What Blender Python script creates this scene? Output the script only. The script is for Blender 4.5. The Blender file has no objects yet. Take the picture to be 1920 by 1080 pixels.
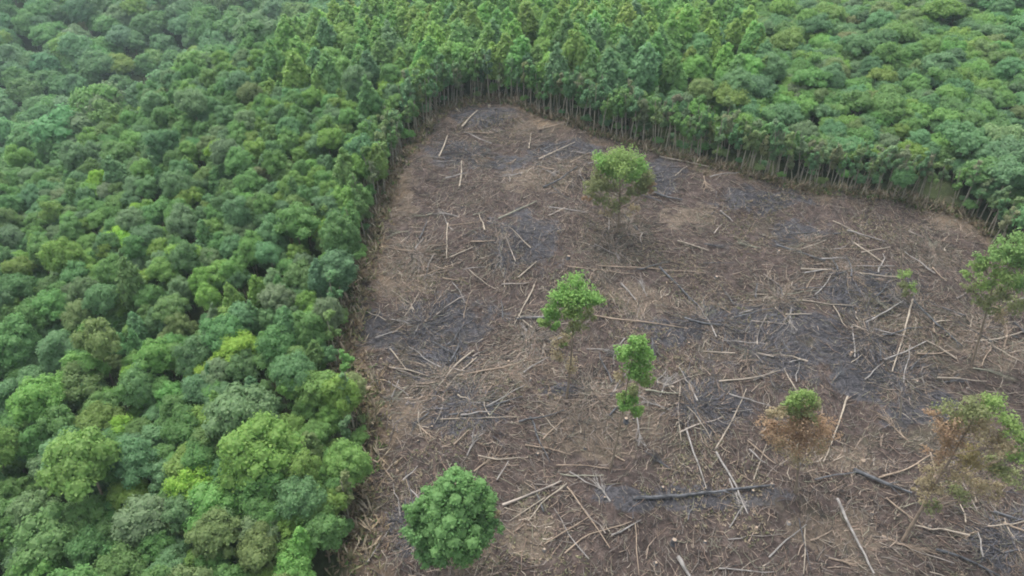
import bpy, math, random
import numpy as np
from mathutils import Vector, Matrix

random.seed(7)
RNG = np.random.default_rng(7)
SC = bpy.context.scene
C = SC.collection

# ------------------------------------------------------------------ camera, sky, sun, exposure
CAM = np.array([0.0, 0.0, 75.0]); PITCH = math.radians(35.0); F = 1280.0
cd = bpy.data.cameras.new('camera'); cam = bpy.data.objects.new('camera', cd); C.objects.link(cam)
cam.location = CAM; cam.rotation_euler = (math.radians(90) - PITCH, 0, 0)
cd.lens = 24.0; cd.sensor_width = 36.0; cd.clip_end = 5000; cd.clip_start = 0.5
SC.camera = cam
world = bpy.data.worlds.new('World'); SC.world = world; world.use_nodes = True
wn = world.node_tree.nodes; wl = world.node_tree.links
bg = wn.get('Background') or wn.new('ShaderNodeBackground')
sky = wn.new('ShaderNodeTexSky'); sky.sky_type = 'NISHITA'; sky.sun_disc = False
sky.sun_elevation = math.radians(68); sky.sun_rotation = math.radians(-35)
sky.air_density = 1.0; sky.dust_density = 6.0; sky.ozone_density = 0.6
grey = wn.new('ShaderNodeHueSaturation'); grey.inputs['Saturation'].default_value = .38   # cloud-covered sky: little blue left
wl.new(sky.outputs[0], grey.inputs['Color']); wl.new(grey.outputs[0], bg.inputs[0]); bg.inputs[1].default_value = 0.15
sd = bpy.data.lights.new('sun', 'SUN'); sun = bpy.data.objects.new('sun', sd); C.objects.link(sun)
sd.energy = 0.75; sd.angle = math.radians(48); sd.color = (1.0, 0.96, 0.88)
# sun stands up and a little to the left, behind the valley
el, az = math.radians(68), math.radians(-35)
sdir = Vector((math.sin(az) * math.cos(el), math.cos(az) * math.cos(el), math.sin(el)))
sun.rotation_euler = sdir.to_track_quat('Z', 'Y').to_euler(); sun.location = (0, 0, 200)
SC.view_settings.view_transform = 'Standard'; SC.view_settings.look = 'None'
SC.view_settings.exposure = 1.1; SC.view_settings.gamma = 1.0; SC.view_settings.use_curve_mapping = False
SC.cycles.filter_width = 1.9
SC.cycles.max_bounces = 6; SC.cycles.volume_bounces = 1; SC.cycles.diffuse_bounces = 4
SC.cycles.use_adaptive_sampling = True

# ------------------------------------------------------------------ layout maths
CP, SP = math.cos(PITCH), math.sin(PITCH)
def ray(px, py):
    u = (px - 960) / F; v = (540 - py) / F
    return np.array([u, CP + v * SP, -SP + v * CP])
def project(P):
    d = np.atleast_2d(P) - CAM
    t = d[:, 1] * CP - d[:, 2] * SP
    v = d[:, 1] * SP + d[:, 2] * CP
    t = np.maximum(t, 1e-3)
    return 960 + F * d[:, 0] / t, 540 - F * v / t, t

CTRL = np.array([
 (-20,47,0),(0,80,5.7),(40,60,2.3),(80,60,2.3),(90,110,11),(0,156,19),(-25,125,13),(40,130,14.4),(-18,90,7.5),(50,95,8.4),
 (0,10,-5),(60,10,-5),(-60,10,-12),(130,40,0),
 (-60,60,-5),(-60,120,5.5),(-60,170,12),(-100,80,-12),(-100,130,-5),(-120,170,-9),(-140,150,-13),(-107,186,-2),(-85,209,5),(-57,225,10),(-30,180,17),
 (-176,228,-42),(-130,240,-37),(-95,265,-29),(-247,350,-20),(-200,290,-37),(-120,340,-20),(-70,335,-5),(-50,285,0),
 (0,190,19.5),(0,230,17),(30,200,18.5),(0,275,9),(25,240,13),
 (60,160,17.5),(77,122,13),(100,180,21),(114,209,23),(60,215,16),(150,150,18),(140,110,12),(60,265,8),(100,290,20),(60,330,18),(150,250,31),
 (-250,450,25),(0,400,22),(150,380,48),(250,250,42),(0,330,6),(-350,200,-30),(-150,0,-30),(300,60,15),
 (-500,700,40),(500,700,55),(0,700,45),(-500,-80,-40),(500,-80,-10),(-500,300,-20),(500,300,50)], float)
def _phi(r): return np.where(r > 0, r * r * np.log(np.maximum(r, 1e-9)), 0)
_n = len(CTRL); _XY = CTRL[:, :2] / 100
_K = _phi(np.linalg.norm(_XY[:, None] - _XY[None], axis=2)) + np.eye(_n) * 0.004
_P = np.hstack([np.ones((_n, 1)), _XY])
_A = np.block([[_K, _P], [_P.T, np.zeros((3, 3))]])
_W = np.linalg.solve(_A, np.concatenate([CTRL[:, 2], np.zeros(3)]))
def smooth_h(x, y):
    x = np.atleast_1d(np.asarray(x, float)); y = np.atleast_1d(np.asarray(y, float))
    out = np.empty(len(x))
    for i in range(0, len(x), 20000):
        q = np.stack([x[i:i+20000], y[i:i+20000]], 1) / 100
        k = _phi(np.linalg.norm(q[:, None] - _XY[None], axis=2))
        out[i:i+20000] = k @ _W[:_n] + _W[_n] + q @ _W[_n+1:]
    return out
_rw = np.random.default_rng(3)
_WV = [(_rw.uniform(0, 6.28), s, _rw.uniform(0, 6.28)) for s in (0.13, .17, .24, .33, .45, .6, .85, 1.2, 1.6, 2.1, 2.6) for _ in (0, 1)]
def h(x, y):
    z = smooth_h(x, y)
    x = np.atleast_1d(x); y = np.atleast_1d(y)
    for a, k, p in _WV:
        w = math.cos(a) * x + math.sin(a) * y
        z = z + 0.075 / k ** 0.8 * np.sin(w * k + p + 0.8 * np.sin(0.31 * k * (y * math.cos(a) - x * math.sin(a)) + p))
    return z
def hz(x, y): return float(h([x], [y])[0])
_T = np.arange(25, 520, 0.4)
def ground(px, py):
    d = ray(px, py); P = CAM + _T[:, None] * d
    below = P[:, 2] < smooth_h(P[:, 0], P[:, 1])
    i = int(np.argmax(below)) if below.any() else len(_T) - 1
    p = P[i]; return np.array([p[0], p[1], hz(p[0], p[1])])

EDGE_PX = [(560,1330),(655,1080),(662,1010),(668,950),(682,850),(694,770),(664,716),(640,672),(656,600),(676,520),(690,470),(700,430),(716,385),(732,330),(770,270),(820,216),(862,190),(930,182),
 (1000,206),(1100,242),(1160,268),(1240,292),(1330,316),(1400,336),(1500,353),(1600,358),(1700,372),(1765,388),(1820,412),(1853,440),(1868,478),(1990,545),(2240,700),(2600,1100),(2500,1400)]
EDGE = np.array([ground(*p)[:2] for p in EDGE_PX])
ASH_PX = [(900,215,60,18),(870,290,55,26),(830,590,85,35),(800,640,70,40),(980,450,60,40),(850,780,75,40),(1500,650,130,50),(1400,600,90,35),(1420,380,90,16),(1620,560,80,30),(1320,935,140,22),(1640,700,90,40),(770,1000,50,40),(1890,1010,60,60),(1730,760,70,35),(1240,330,30,25),(1280,620,60,25),(1060,735,40,14),(1060,275,60,14),(1330,760,60,40),(700,620,30,30),(1500,440,60,18),(1180,940,60,20),(950,300,50,20)]
TAN_PX = [(760,510,60,50),(770,760,60,50),(1050,225,90,18),(740,360,40,50),(1810,410,60,22),(1140,800,110,60),(1000,1010,60,50),(890,1050,60,30),(1850,660,80,30),(1560,1000,80,40),(1010,330,60,30),(960,700,70,40),(1290,400,50,20),(1180,560,60,35),(1580,860,80,30)]
def _blobs(L):
    out = []
    for (a, b, rx, ry) in L:
        c = ground(a, b)[:2]; ux = ground(a + rx, b)[:2] - c; uy = ground(a, b - ry)[:2] - c; out.append((c, np.linalg.inv(np.column_stack([ux, uy]))))
    return out
def patch(x, y, B):
    x = np.atleast_1d(x); y = np.atleast_1d(y); v = np.zeros(len(x)); P = np.stack([x, y], 1)
    w = .45 * np.sin(x * .55 + 1.6 * np.sin(y * .41)) * np.cos(y * .6 + 1.2 * np.sin(x * .33)) + .25 * np.sin(x * 1.4 + y * 1.1) * np.cos(y * 1.7 - x * .6)
    for c, M in B:
        q = (P - c) @ M.T; d = np.sqrt((q ** 2).sum(1)); v = np.maximum(v, np.clip(1.55 - d + w, 0, 1))
    return v
ASH_B = _blobs(ASH_PX); TAN_B = _blobs(TAN_PX)
def in_poly(x, y, poly=EDGE):
    x = np.atleast_1d(x); y = np.atleast_1d(y); c = np.zeros(len(x), bool)
    j = len(poly) - 1
    for i in range(len(poly)):
        xi, yi = poly[i]; xj, yj = poly[j]
        m = ((yi > y) != (yj > y)) & (x < (xj - xi) * (y - yi) / (yj - yi + 1e-12) + xi)
        c ^= m; j = i
    return c
def edge_dist(x, y, poly=EDGE):
    p = np.stack([np.atleast_1d(x), np.atleast_1d(y)], 1); best = np.full(len(p), 1e9)
    for i in range(len(poly)):
        a = poly[i]; b = poly[(i + 1) % len(poly)]; ab = b - a
        t = np.clip(((p - a) @ ab) / (ab @ ab), 0, 1)
        best = np.minimum(best, np.linalg.norm(p - (a + t[:, None] * ab), axis=1))
    return best

# ------------------------------------------------------------------ materials
def mat(name):
    m = bpy.data.materials.new(name); m.use_nodes = True
    nt = m.node_tree; nt.nodes.clear()
    out = nt.nodes.new('ShaderNodeOutputMaterial'); return m, nt, out
def N(nt, t, **kw):
    n = nt.nodes.new(t)
    for k, v in kw.items():
        if k.startswith('i_'): n.inputs[int(k[2:])].default_value = v
        else: setattr(n, k, v)
    return n
def leaf_material():
    m, nt, out = mat('leaf'); L = nt.links
    at = N(nt, 'ShaderNodeAttribute', attribute_type='INSTANCER', attribute_name='tint')
    geo = N(nt, 'ShaderNodeAttribute', attribute_type='GEOMETRY', attribute_name='leafvar')
    hsv = N(nt, 'ShaderNodeHueSaturation'); hsv.inputs['Saturation'].default_value = .93
    mr = N(nt, 'ShaderNodeMapRange'); mr.inputs[3].default_value = 1.62; mr.inputs[4].default_value = 2.15
    hr = N(nt, 'ShaderNodeMapRange'); hr.inputs[3].default_value = 0.488; hr.inputs[4].default_value = 0.512
    sp = N(nt, 'ShaderNodeSeparateColor')
    L.new(geo.outputs['Color'], sp.inputs[0])
    L.new(sp.outputs[0], mr.inputs[0]); L.new(sp.outputs[1], hr.inputs[0])
    L.new(at.outputs['Color'], hsv.inputs['Color']); L.new(mr.outputs[0], hsv.inputs['Value']); L.new(hr.outputs[0], hsv.inputs['Hue'])
    p = N(nt, 'ShaderNodeBsdfPrincipled'); p.inputs['Roughness'].default_value = 0.6; p.inputs['Specular IOR Level'].default_value = 0.25
    tr = N(nt, 'ShaderNodeBsdfTranslucent'); mx = N(nt, 'ShaderNodeMixShader'); mx.inputs[0].default_value = 0.5
    L.new(hsv.outputs[0], p.inputs['Base Color']); L.new(hsv.outputs[0], tr.inputs[0])
    L.new(p.outputs[0], mx.inputs[1]); L.new(tr.outputs[0], mx.inputs[2]); L.new(mx.outputs[0], out.inputs[0])
    return m
def wood_material(name, col, var=0.5, scale=1.2, dark=None):
    m, nt, out = mat(name); L = nt.links
    tc = N(nt, 'ShaderNodeNewGeometry'); no = N(nt, 'ShaderNodeTexNoise'); no.inputs['Scale'].default_value = scale; no.inputs['Detail'].default_value = 5
    L.new(tc.outputs['Position'], no.inputs['Vector'])
    cr = N(nt, 'ShaderNodeValToRGB'); cr.color_ramp.elements[0].position = .34; cr.color_ramp.elements[1].position = .62
    d = dark or tuple(c * (1 - var) for c in col)
    cr.color_ramp.elements[0].color = (*d, 1); cr.color_ramp.elements[1].color = (*col, 1)
    L.new(no.outputs[0], cr.inputs[0])
    p = N(nt, 'ShaderNodeBsdfPrincipled'); p.inputs['Roughness'].default_value = .85; p.inputs['Specular IOR Level'].default_value = .2
    bp = N(nt, 'ShaderNodeBump'); bp.inputs['Strength'].default_value = .6; bp.inputs['Distance'].default_value = .05
    n2 = N(nt, 'ShaderNodeTexNoise'); n2.inputs['Scale'].default_value = 9; L.new(tc.outputs['Position'], n2.inputs['Vector'])
    L.new(n2.outputs[0], bp.inputs['Height']); L.new(bp.outputs[0], p.inputs['Normal'])
    L.new(cr.outputs[0], p.inputs['Base Color']); L.new(p.outputs[0], out.inputs[0]); return m
def vcol_material(name, rough=.9):
    m, nt, out = mat(name); L = nt.links
    a = N(nt, 'ShaderNodeAttribute', attribute_type='GEOMETRY', attribute_name='shade')
    tc = N(nt, 'ShaderNodeNewGeometry'); no = N(nt, 'ShaderNodeTexNoise'); no.inputs['Scale'].default_value = 2.5
    L.new(tc.outputs['Position'], no.inputs['Vector'])
    mr = N(nt, 'ShaderNodeMapRange'); mr.inputs[1].default_value = .3; mr.inputs[2].default_value = .7; mr.inputs[3].default_value = .7; mr.inputs[4].default_value = 1.25
    L.new(no.outputs[0], mr.inputs[0])
    hs = N(nt, 'ShaderNodeHueSaturation'); L.new(a.outputs['Color'], hs.inputs['Color']); L.new(mr.outputs[0], hs.inputs['Value'])
    p = N(nt, 'ShaderNodeBsdfPrincipled'); p.inputs['Roughness'].default_value = rough; p.inputs['Specular IOR Level'].default_value = .2
    L.new(hs.outputs[0], p.inputs['Base Color']); L.new(p.outputs[0], out.inputs[0]); return m
def ground_material():
    m, nt, out = mat('soil'); L = nt.links
    g = N(nt, 'ShaderNodeNewGeometry'); pos = g.outputs['Position']
    def noise(s, det=6, rough=.6, dist=0):
        n = N(nt, 'ShaderNodeTexNoise'); n.inputs['Scale'].default_value = s; n.inputs['Detail'].default_value = det
        n.inputs['Roughness'].default_value = rough; n.inputs['Distortion'].default_value = dist
        L.new(pos, n.inputs['Vector']); return n.outputs[0]
    def ramp(fac, stops):
        r = N(nt, 'ShaderNodeValToRGB'); e = r.color_ramp.elements
        e[0].position, e[0].color = stops[0][0], (*stops[0][1], 1); e[1].position, e[1].color = stops[-1][0], (*stops[-1][1], 1)
        for s in stops[1:-1]: q = e.new(s[0]); q.color = (*s[1], 1)
        L.new(fac, r.inputs[0]); return r.outputs[0]
    def mix(f, a, b, mode='MIX'):
        x = N(nt, 'ShaderNodeMix', data_type='RGBA', blend_type=mode)
        if hasattr(f, 'links') or hasattr(f, 'node'): L.new(f, x.inputs[0])
        else: x.inputs[0].default_value = f
        L.new(a, x.inputs[6]) if hasattr(a, 'node') else setattr(x.inputs[6], 'default_value', (*a, 1))
        L.new(b, x.inputs[7]) if hasattr(b, 'node') else setattr(x.inputs[7], 'default_value', (*b, 1))
        return x.outputs[2]
    def thr(f, a, b):
        r = N(nt, 'ShaderNodeMapRange', interpolation_type='SMOOTHSTEP'); r.inputs[1].default_value = a; r.inputs[2].default_value = b
        L.new(f, r.inputs[0]); return r.outputs[0]
    soil = ramp(noise(.9, 9, .72), [(.32, (.024, .019, .017)), (.46, (.058, .045, .041)), (.58, (.092, .071, .064)), (.74, (.19, .158, .135))])
    ash = ramp(noise(1.6, 9, .75), [(.33, (.024, .023, .027)), (.5, (.063, .062, .069)), (.7, (.135, .132, .140))])
    olive = ramp(noise(1.3, 8, .7), [(.33, (.045, .040, .030)), (.68, (.125, .112, .084))])
    at = N(nt, 'ShaderNodeAttribute', attribute_type='GEOMETRY', attribute_name='cover'); sp = N(nt, 'ShaderNodeSeparateColor'); L.new(at.outputs['Color'], sp.inputs[0])
    def mth(op, a, b):
        q = N(nt, 'ShaderNodeMath', operation=op); L.new(a, q.inputs[0]); L.new(b, q.inputs[1]) if hasattr(b, 'node') else setattr(q.inputs[1], 'default_value', b); return q.outputs[0]
    rag = noise(.8, 10, .78)
    a = mix(thr(mth('ADD', mth('MULTIPLY', sp.outputs[2], .75), rag), .80, 1.0), soil, ash)
    a = mix(thr(noise(.085, 6, .6, .5), .56, .68), a, olive)
    tan = ramp(noise(2.2, 8, .75), [(.33, (.060, .047, .037)), (.7, (.21, .172, .135))])
    rag2 = noise(2.2, 9, .8, .6)
    a = mix(thr(mth('ADD', mth('ADD', mth('MULTIPLY', at.outputs['Alpha'], .7), rag), rag2), 1.28, 1.55), a, tan)
    speck = thr(noise(5.0, 4, .7), .60, .68); a = mix(speck, a, (.035, .03, .028))
    floor = ramp(noise(1.1, 7, .7), [(.3, (.040, .050, .022)), (.7, (.085, .110, .045))])
    strip = ramp(noise(1.4, 7, .7), [(.3, (.11, .082, .055)), (.7, (.29, .215, .145))])
    a = mix(sp.outputs[1], a, strip)
    a = mix(sp.outputs[0], floor, a)
    p = N(nt, 'ShaderNodeBsdfPrincipled'); p.inputs['Roughness'].default_value = .95; p.inputs['Specular IOR Level'].default_value = .15
    bp = N(nt, 'ShaderNodeBump'); bp.inputs['Strength'].default_value = .9; bp.inputs['Distance'].default_value = .35
    L.new(noise(1.8, 8, .75), bp.inputs['Height']); L.new(bp.outputs[0], p.inputs['Normal'])
    L.new(a, p.inputs['Base Color']); L.new(p.outputs[0], out.inputs[0]); return m

LEAF = leaf_material()
BARK = wood_material('bark', (.27, .22, .165), .3)
PALEBARK = wood_material('pale_bark', (.36, .33, .26), .35)
WOOD = {'pale': wood_material('bleached_wood', (.36, .315, .255), .35), 'tan': wood_material('tan_wood', (.32, .255, .195), .4),
        'grey': wood_material('grey_wood', (.30, .285, .27), .45), 'dark': wood_material('charred_wood', (.120, .125, .135), .6),
        'half': wood_material('half_charred_wood', (.34, .30, .26), .5, .35, (.05, .05, .055)),
        'green': wood_material('lichened_wood', (.27, .27, .21), .4)}
STICK = vcol_material('twig_wood'); SOIL = ground_material()

# ------------------------------------------------------------------ mesh helpers
class Geo:
    def __init__(s): s.v = []; s.f = []; s.c = []; s.n = 0
    def add(s, V, Fc, col=(0.5, 0.5, 0.5)):
        V = np.asarray(V, float); s.v.append(V)
        s.f += [tuple(int(i) + s.n for i in q) for q in Fc]
        c = np.asarray(col, float)
        if c.ndim == 1: c = np.tile(c, (len(V), 1))
        s.c.append(c); s.n += len(V)
    def mesh(s, name, m, attr='shade', smooth=False):
        me = bpy.data.meshes.new(name)
        V = np.concatenate(s.v); me.from_pydata(V.tolist(), [], s.f)
        a = me.color_attributes.new(attr, 'FLOAT_COLOR', 'POINT')
        cc = np.hstack([np.concatenate(s.c), np.ones((len(V), 1))]); a.data.foreach_set('color', cc.ravel())
        if smooth: me.polygons.foreach_set('use_smooth', [True] * len(me.polygons))
        me.materials.append(m); me.update(); return me
def tube(pts, rad, sides=6, jag=0.0, cap=True):
    pts = np.asarray(pts, float); k = len(pts)
    if np.isscalar(rad): rad = [rad] * k
    V = []
    ref = np.array([0, 0, 1.0])
    for i in range(k):
        d = pts[min(i + 1, k - 1)] - pts[max(i - 1, 0)]; d = d / (np.linalg.norm(d) + 1e-9)
        r0 = ref if abs(d[2]) < .9 else np.array([1.0, 0, 0])
        a = np.cross(d, r0); a /= np.linalg.norm(a); b = np.cross(a, d)
        for j in range(sides):
            t = 2 * math.pi * j / sides; rr = rad[i] * (1 + jag * random.uniform(-1, 1))
            V.append(pts[i] + rr * (math.cos(t) * a + math.sin(t) * b))
    Fc = []
    for i in range(k - 1):
        for j in range(sides):
            q = (j + 1) % sides; Fc.append((i * sides + j, i * sides + q, (i + 1) * sides + q, (i + 1) * sides + j))
    if cap: Fc.append(tuple(range(sides))[::-1]); Fc.append(tuple((k - 1) * sides + j for j in range(sides)))
    return np.array(V), Fc
_g = (1 + 5 ** .5) / 2
ICO = np.array([(-1,_g,0),(1,_g,0),(-1,-_g,0),(1,-_g,0),(0,-1,_g),(0,1,_g),(0,-1,-_g),(0,1,-_g),(_g,0,-1),(_g,0,1),(-_g,0,-1),(-_g,0,1)]) / math.sqrt(1 + _g * _g)
ICOF = [(0,11,5),(0,5,1),(0,1,7),(0,7,10),(0,10,11),(1,5,9),(5,11,4),(11,10,2),(10,7,6),(7,1,8),(3,9,4),(3,4,2),(3,2,6),(3,6,8),(3,8,9),(4,9,5),(2,4,11),(6,2,10),(8,6,7),(9,8,1)]
def unit(a): return a / (np.linalg.norm(a, axis=-1, keepdims=True) + 1e-9)
def foliage(geo, clumps, leaves, size, jitter=.55, core=True, rng=RNG, lowz=-.45, shell=(.78, 1.12), center=None, squash=.8, stretch=1.0):
    """clumps: rows of x,y,z,r ; diamond leaf tufts lie on each clump's surface, a plain core fills it"""
    clumps = np.asarray(clumps, float); cen = clumps[:, :3].mean(0) if center is None else np.asarray(center, float)
    for c in clumps:
        P, r = c[:3], c[3]; cv = rng.uniform(.3, .7)
        n = max(6, int(leaves * (r * r) / (np.mean(clumps[:, 3]) ** 2)))
        d = unit(rng.normal(size=(n * 2, 3))); d = d[d[:, 2] > lowz][:n]; n = len(d)
        sc = np.array([1, 1, squash])
        pos = P + d * sc * r * rng.uniform(*shell, size=(n, 1))
        nor = unit(d * .8 + unit(pos - cen) * .35 + rng.normal(size=(n, 3)) * jitter + np.array([0, 0, .5]))
        t = unit(np.cross(nor, rng.normal(size=(n, 3)))); b = np.cross(nor, t)
        s = size * rng.uniform(.6, 1.35, size=(n, 1)) * .5
        V = np.stack([pos - t * s * stretch, pos - b * s * .72, pos + t * s * stretch, pos + b * s * .72], 1)
        V[:, :, 2] -= (np.abs(rng.normal(size=(n, 4))) * s * .3)
        col = np.stack([np.clip(rng.normal(cv, .14, n), 0, 1), np.clip(rng.normal(.5, .25, n), 0, 1), np.zeros(n)], 1)
        geo.add(V.reshape(-1, 3), np.arange(4 * n).reshape(-1, 4), np.repeat(col, 4, 0))
        if core: geo.add(P + ICO * sc * r * .80, ICOF, (cv * .9, .5, 0))

def tag(o, label=None, cat=None, group=None, kind=None):
    if label: o['label'] = label
    if cat: o['category'] = cat
    if group: o['group'] = group
    if kind: o['kind'] = kind
    return o
def link(name, me, parent=None, loc=None, rot=None, scale=None):
    o = bpy.data.objects.new(name, me); C.objects.link(o)
    if parent: o.parent = parent
    if loc is not None: o.location = loc
    if rot is not None: o.rotation_euler = rot
    if scale is not None: o.scale = scale
    return o

# ------------------------------------------------------------------ terrain
def axis(lo, a, b, hi, fine, coarse):
    l = list(np.arange(a, b, fine)); s = coarse * .25; x = a
    L0 = []
    while x > lo: x -= s; L0.append(x); s = min(s * 1.15, coarse * 2.5)
    s = coarse * .25; x = l[-1]; L1 = []
    while x < hi: x += s; L1.append(x); s = min(s * 1.15, coarse * 2.5)
    return np.array(L0[::-1] + l + L1)
gx = axis(-480, -32, 104, 480, .55, 6); gy = axis(-70, 36, 166, 680, .55, 6)
GX, GY = np.meshgrid(gx, gy); fx, fy = GX.ravel(), GY.ravel(); fz = h(fx, fy)
ins = in_poly(fx, fy); ed = edge_dist(fx, fy)
jit = 1.3 * np.sin(fx * .9 + 1.3 * np.sin(fy * .5)) + 1.0 * np.sin(fy * 1.3 + fx * .4)
sgn = np.where(ins, ed, -ed) + jit
clearm = np.clip((sgn + 2.5) / 3.0, 0, 1)
stripm = np.clip(1 - np.abs(sgn - .5) / 4.0, 0, 1) * np.where(fx < 10, 1.0, .55) * np.clip(.6 + .5 * np.sin(fx * .37 + fy * .29), 0, 1)
me = bpy.data.meshes.new('ground'); nx, ny = len(gx), len(gy)
idx = np.arange(nx * ny).reshape(ny, nx)
quads = np.stack([idx[:-1, :-1], idx[:-1, 1:], idx[1:, 1:], idx[1:, :-1]], -1).reshape(-1, 4)
me.vertices.add(len(fx)); me.vertices.foreach_set('co', np.stack([fx, fy, fz], 1).ravel())
me.loops.add(quads.size); me.loops.foreach_set('vertex_index', quads.ravel())
me.polygons.add(len(quads)); me.polygons.foreach_set('loop_start', np.arange(0, quads.size, 4)); me.polygons.foreach_set('loop_total', np.full(len(quads), 4))
me.update(calc_edges=True); me.polygons.foreach_set('use_smooth', [True] * len(quads))
a = me.color_attributes.new('cover', 'FLOAT_COLOR', 'POINT')
a.data.foreach_set('color', np.stack([clearm, stripm, patch(fx, fy, ASH_B), patch(fx, fy, TAN_B)], 1).ravel())
me.materials.append(SOIL)
tag(link('ground', me), kind='structure')
GROUND_MIN = float(fz.min()); GROUND_MAX = float(fz.max())

# ------------------------------------------------------------------ tree templates (base at origin, built for 1:1 metres)
def curve_pts(H, lean=0.3, n=6, rng=RNG):
    a = rng.uniform(0, 6.28); b = rng.uniform(-1, 1) * lean
    t = np.linspace(0, 1, n)
    return np.stack([lean * np.cos(a) * t ** 2 + b * np.sin(3 * t) * .3, lean * np.sin(a) * t ** 2, H * t], 1)
def fib_dirs(n, zmin, rng):
    i = np.arange(n) + .5; z = 1 - (1 - zmin) * i / n; th = math.pi * (1 + 5 ** .5) * i + rng.uniform(0, 6)
    r = np.sqrt(1 - z * z); return np.stack([r * np.cos(th), r * np.sin(th), z], 1)
def broadleaf_template(seed, H=10.0, R=3.0, flat=.85, nclump=24, leaves=70, size=.39, zmin=-.25, rough=.24):
    rng = np.random.default_rng(seed); d = fib_dirs(nclump, zmin, rng)
    el = 1 + rng.uniform(-.18, .18, 2)
    pos = d * np.array([R * .74 * el[0], R * .74 * el[1], R * .74 * flat]) * rng.uniform(1 - rough, 1 + rough, (nclump, 1)) + rng.normal(size=(nclump, 3)) * R * .06
    pos[:, 2] += H - R * flat
    r = R * rng.uniform(.26, .42, nclump)
    g = Geo(); foliage(g, np.column_stack([pos, r]), leaves, size, rng=rng)
    g.add(np.array([0, 0, H - R * flat]) + ICO * np.array([R * .72, R * .72, R * flat * .72]), ICOF, (.45, .5, 0))
    t = Geo(); p = curve_pts(H - R * flat * .8, .5, 5, rng); t.add(*tube(p, np.linspace(.17, .09, 5), 6))
    return g, t
def cone_template(seed, H=13.0, R=2.0, CH=6.5, nl=8, leaves=46, size=.62):
    rng = np.random.default_rng(seed); cl = []
    for k in range(nl):
        t = k / (nl - 1); z = H - CH * t; rr = R * (t ** .5) * rng.uniform(.8, 1.1)
        m = (1, 3, 5, 6, 7, 7, 6, 5)[k % 8]; rr = R * (0.02, .34, .56, .74, .88, .95, .9, .7)[k % 8] * rng.uniform(.88, 1.1)
        for j in range(m):
            th = 2.4 * k + 6.283 * j / m + rng.uniform(-.3, .3)
            cl.append((rr * .7 * math.cos(th), rr * .7 * math.sin(th), z + rng.uniform(-.25, .25), R * (.20 + .16 * min(1, 2 * t)) * rng.uniform(.85, 1.2)))
    g = Geo(); foliage(g, cl, leaves, size, rng=rng, squash=1.05, lowz=-.7); g.add(np.array([0, 0, H - CH * .55]) + ICO * np.array([R * .62, R * .62, CH * .42]), ICOF, (.45, .5, 0))
    t = Geo(); p = curve_pts(H - CH * .3, .45, 6, rng); t.add(*tube(p, np.linspace(.16, .06, 6), 6))
    return g, t
def pole_template(seed, H=9.0, R=1.1):
    """slender edge tree: long bare pole, small ragged crown, a few side twigs"""
    rng = np.random.default_rng(seed); cl = []
    for k in range(12):
        t = rng.uniform(0, 1); th = rng.uniform(0, 6.28); rr = R * rng.uniform(.1, .8)
        cl.append((rr * math.cos(th), rr * math.sin(th), H - .5 - 4.3 * t ** 1.3, R * rng.uniform(.28, .55)))
    g = Geo(); foliage(g, cl, 34, .42, rng=rng, core=True, squash=1.0, lowz=-.9)
    t = Geo(); p = curve_pts(H - .8, .7, 6, rng); t.add(*tube(p, np.linspace(.13, .05, 6), 6))
    for k in range(3):
        z = rng.uniform(.35, .75); q = p[int(z * 5)]; th = rng.uniform(0, 6.28)
        e = q + np.array([math.cos(th) * .9, math.sin(th) * .9, .9]); t.add(*tube([q, e], [.04, .015], 4))
    return g, t
TPL = {}
def register(kind, gens):
    TPL[kind] = []
    for g, t in gens:
        TPL[kind].append((g.mesh('crown', LEAF, 'leafvar'), t.mesh('trunk', PALEBARK if kind in ('pole', 'cone') else BARK)))
register('broad', [broadleaf_template(10 + i, 10, 3.0, f, n, 125, .33) for i, (f, n) in enumerate([(.85, 24), (1.0, 28), (.75, 22), (1.15, 30), (.9, 20), (.8, 32), (1.05, 18), (1.3, 26), (.95, 14), (1.2, 22), (.8, 16), (1.4, 30)])])
register('fluffy', [broadleaf_template(40 + i, 12, 3.6, 1.15, 50, 110, .35, -.45, .28) for i in range(4)])
register('low', [broadleaf_template(60 + i, 6.5, 2.7, f, n, 95, .37, -.2, .32) for i, (f, n) in enumerate([(.55, 20), (.65, 24), (.5, 16), (.75, 22), (.6, 28)])])
register('large', [broadleaf_template(80 + i, 15, 5.2, f, n, 60, .75, -.3, .2) for i, (f, n) in enumerate([(.9, 34), (1.1, 42), (.8, 30), (1.2, 38)])])
register('cone', [cone_template(100 + i, 12.5, 2.55 + .12 * i, 7.0 + .4 * i) for i in range(5)])
register('pole', [pole_template(120 + i, 9 + .5 * i) for i in range(5)])

# tints are albedos of the leaves
T_MID = (.086, .174, .050); T_DEEP = (.074, .158, .052); T_BLUE = (.086, .170, .072); T_YEL = (.116, .200, .042); T_LIME = (.145, .255, .030)
T_GREY = (.105, .170, .080); T_OLIVE = (.112, .168, .058); T_BROWN = (.130, .155, .080); T_TEAL = (.076, .160, .070); T_SPRING = (.104, .204, .050)

LABELS = {}
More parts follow.
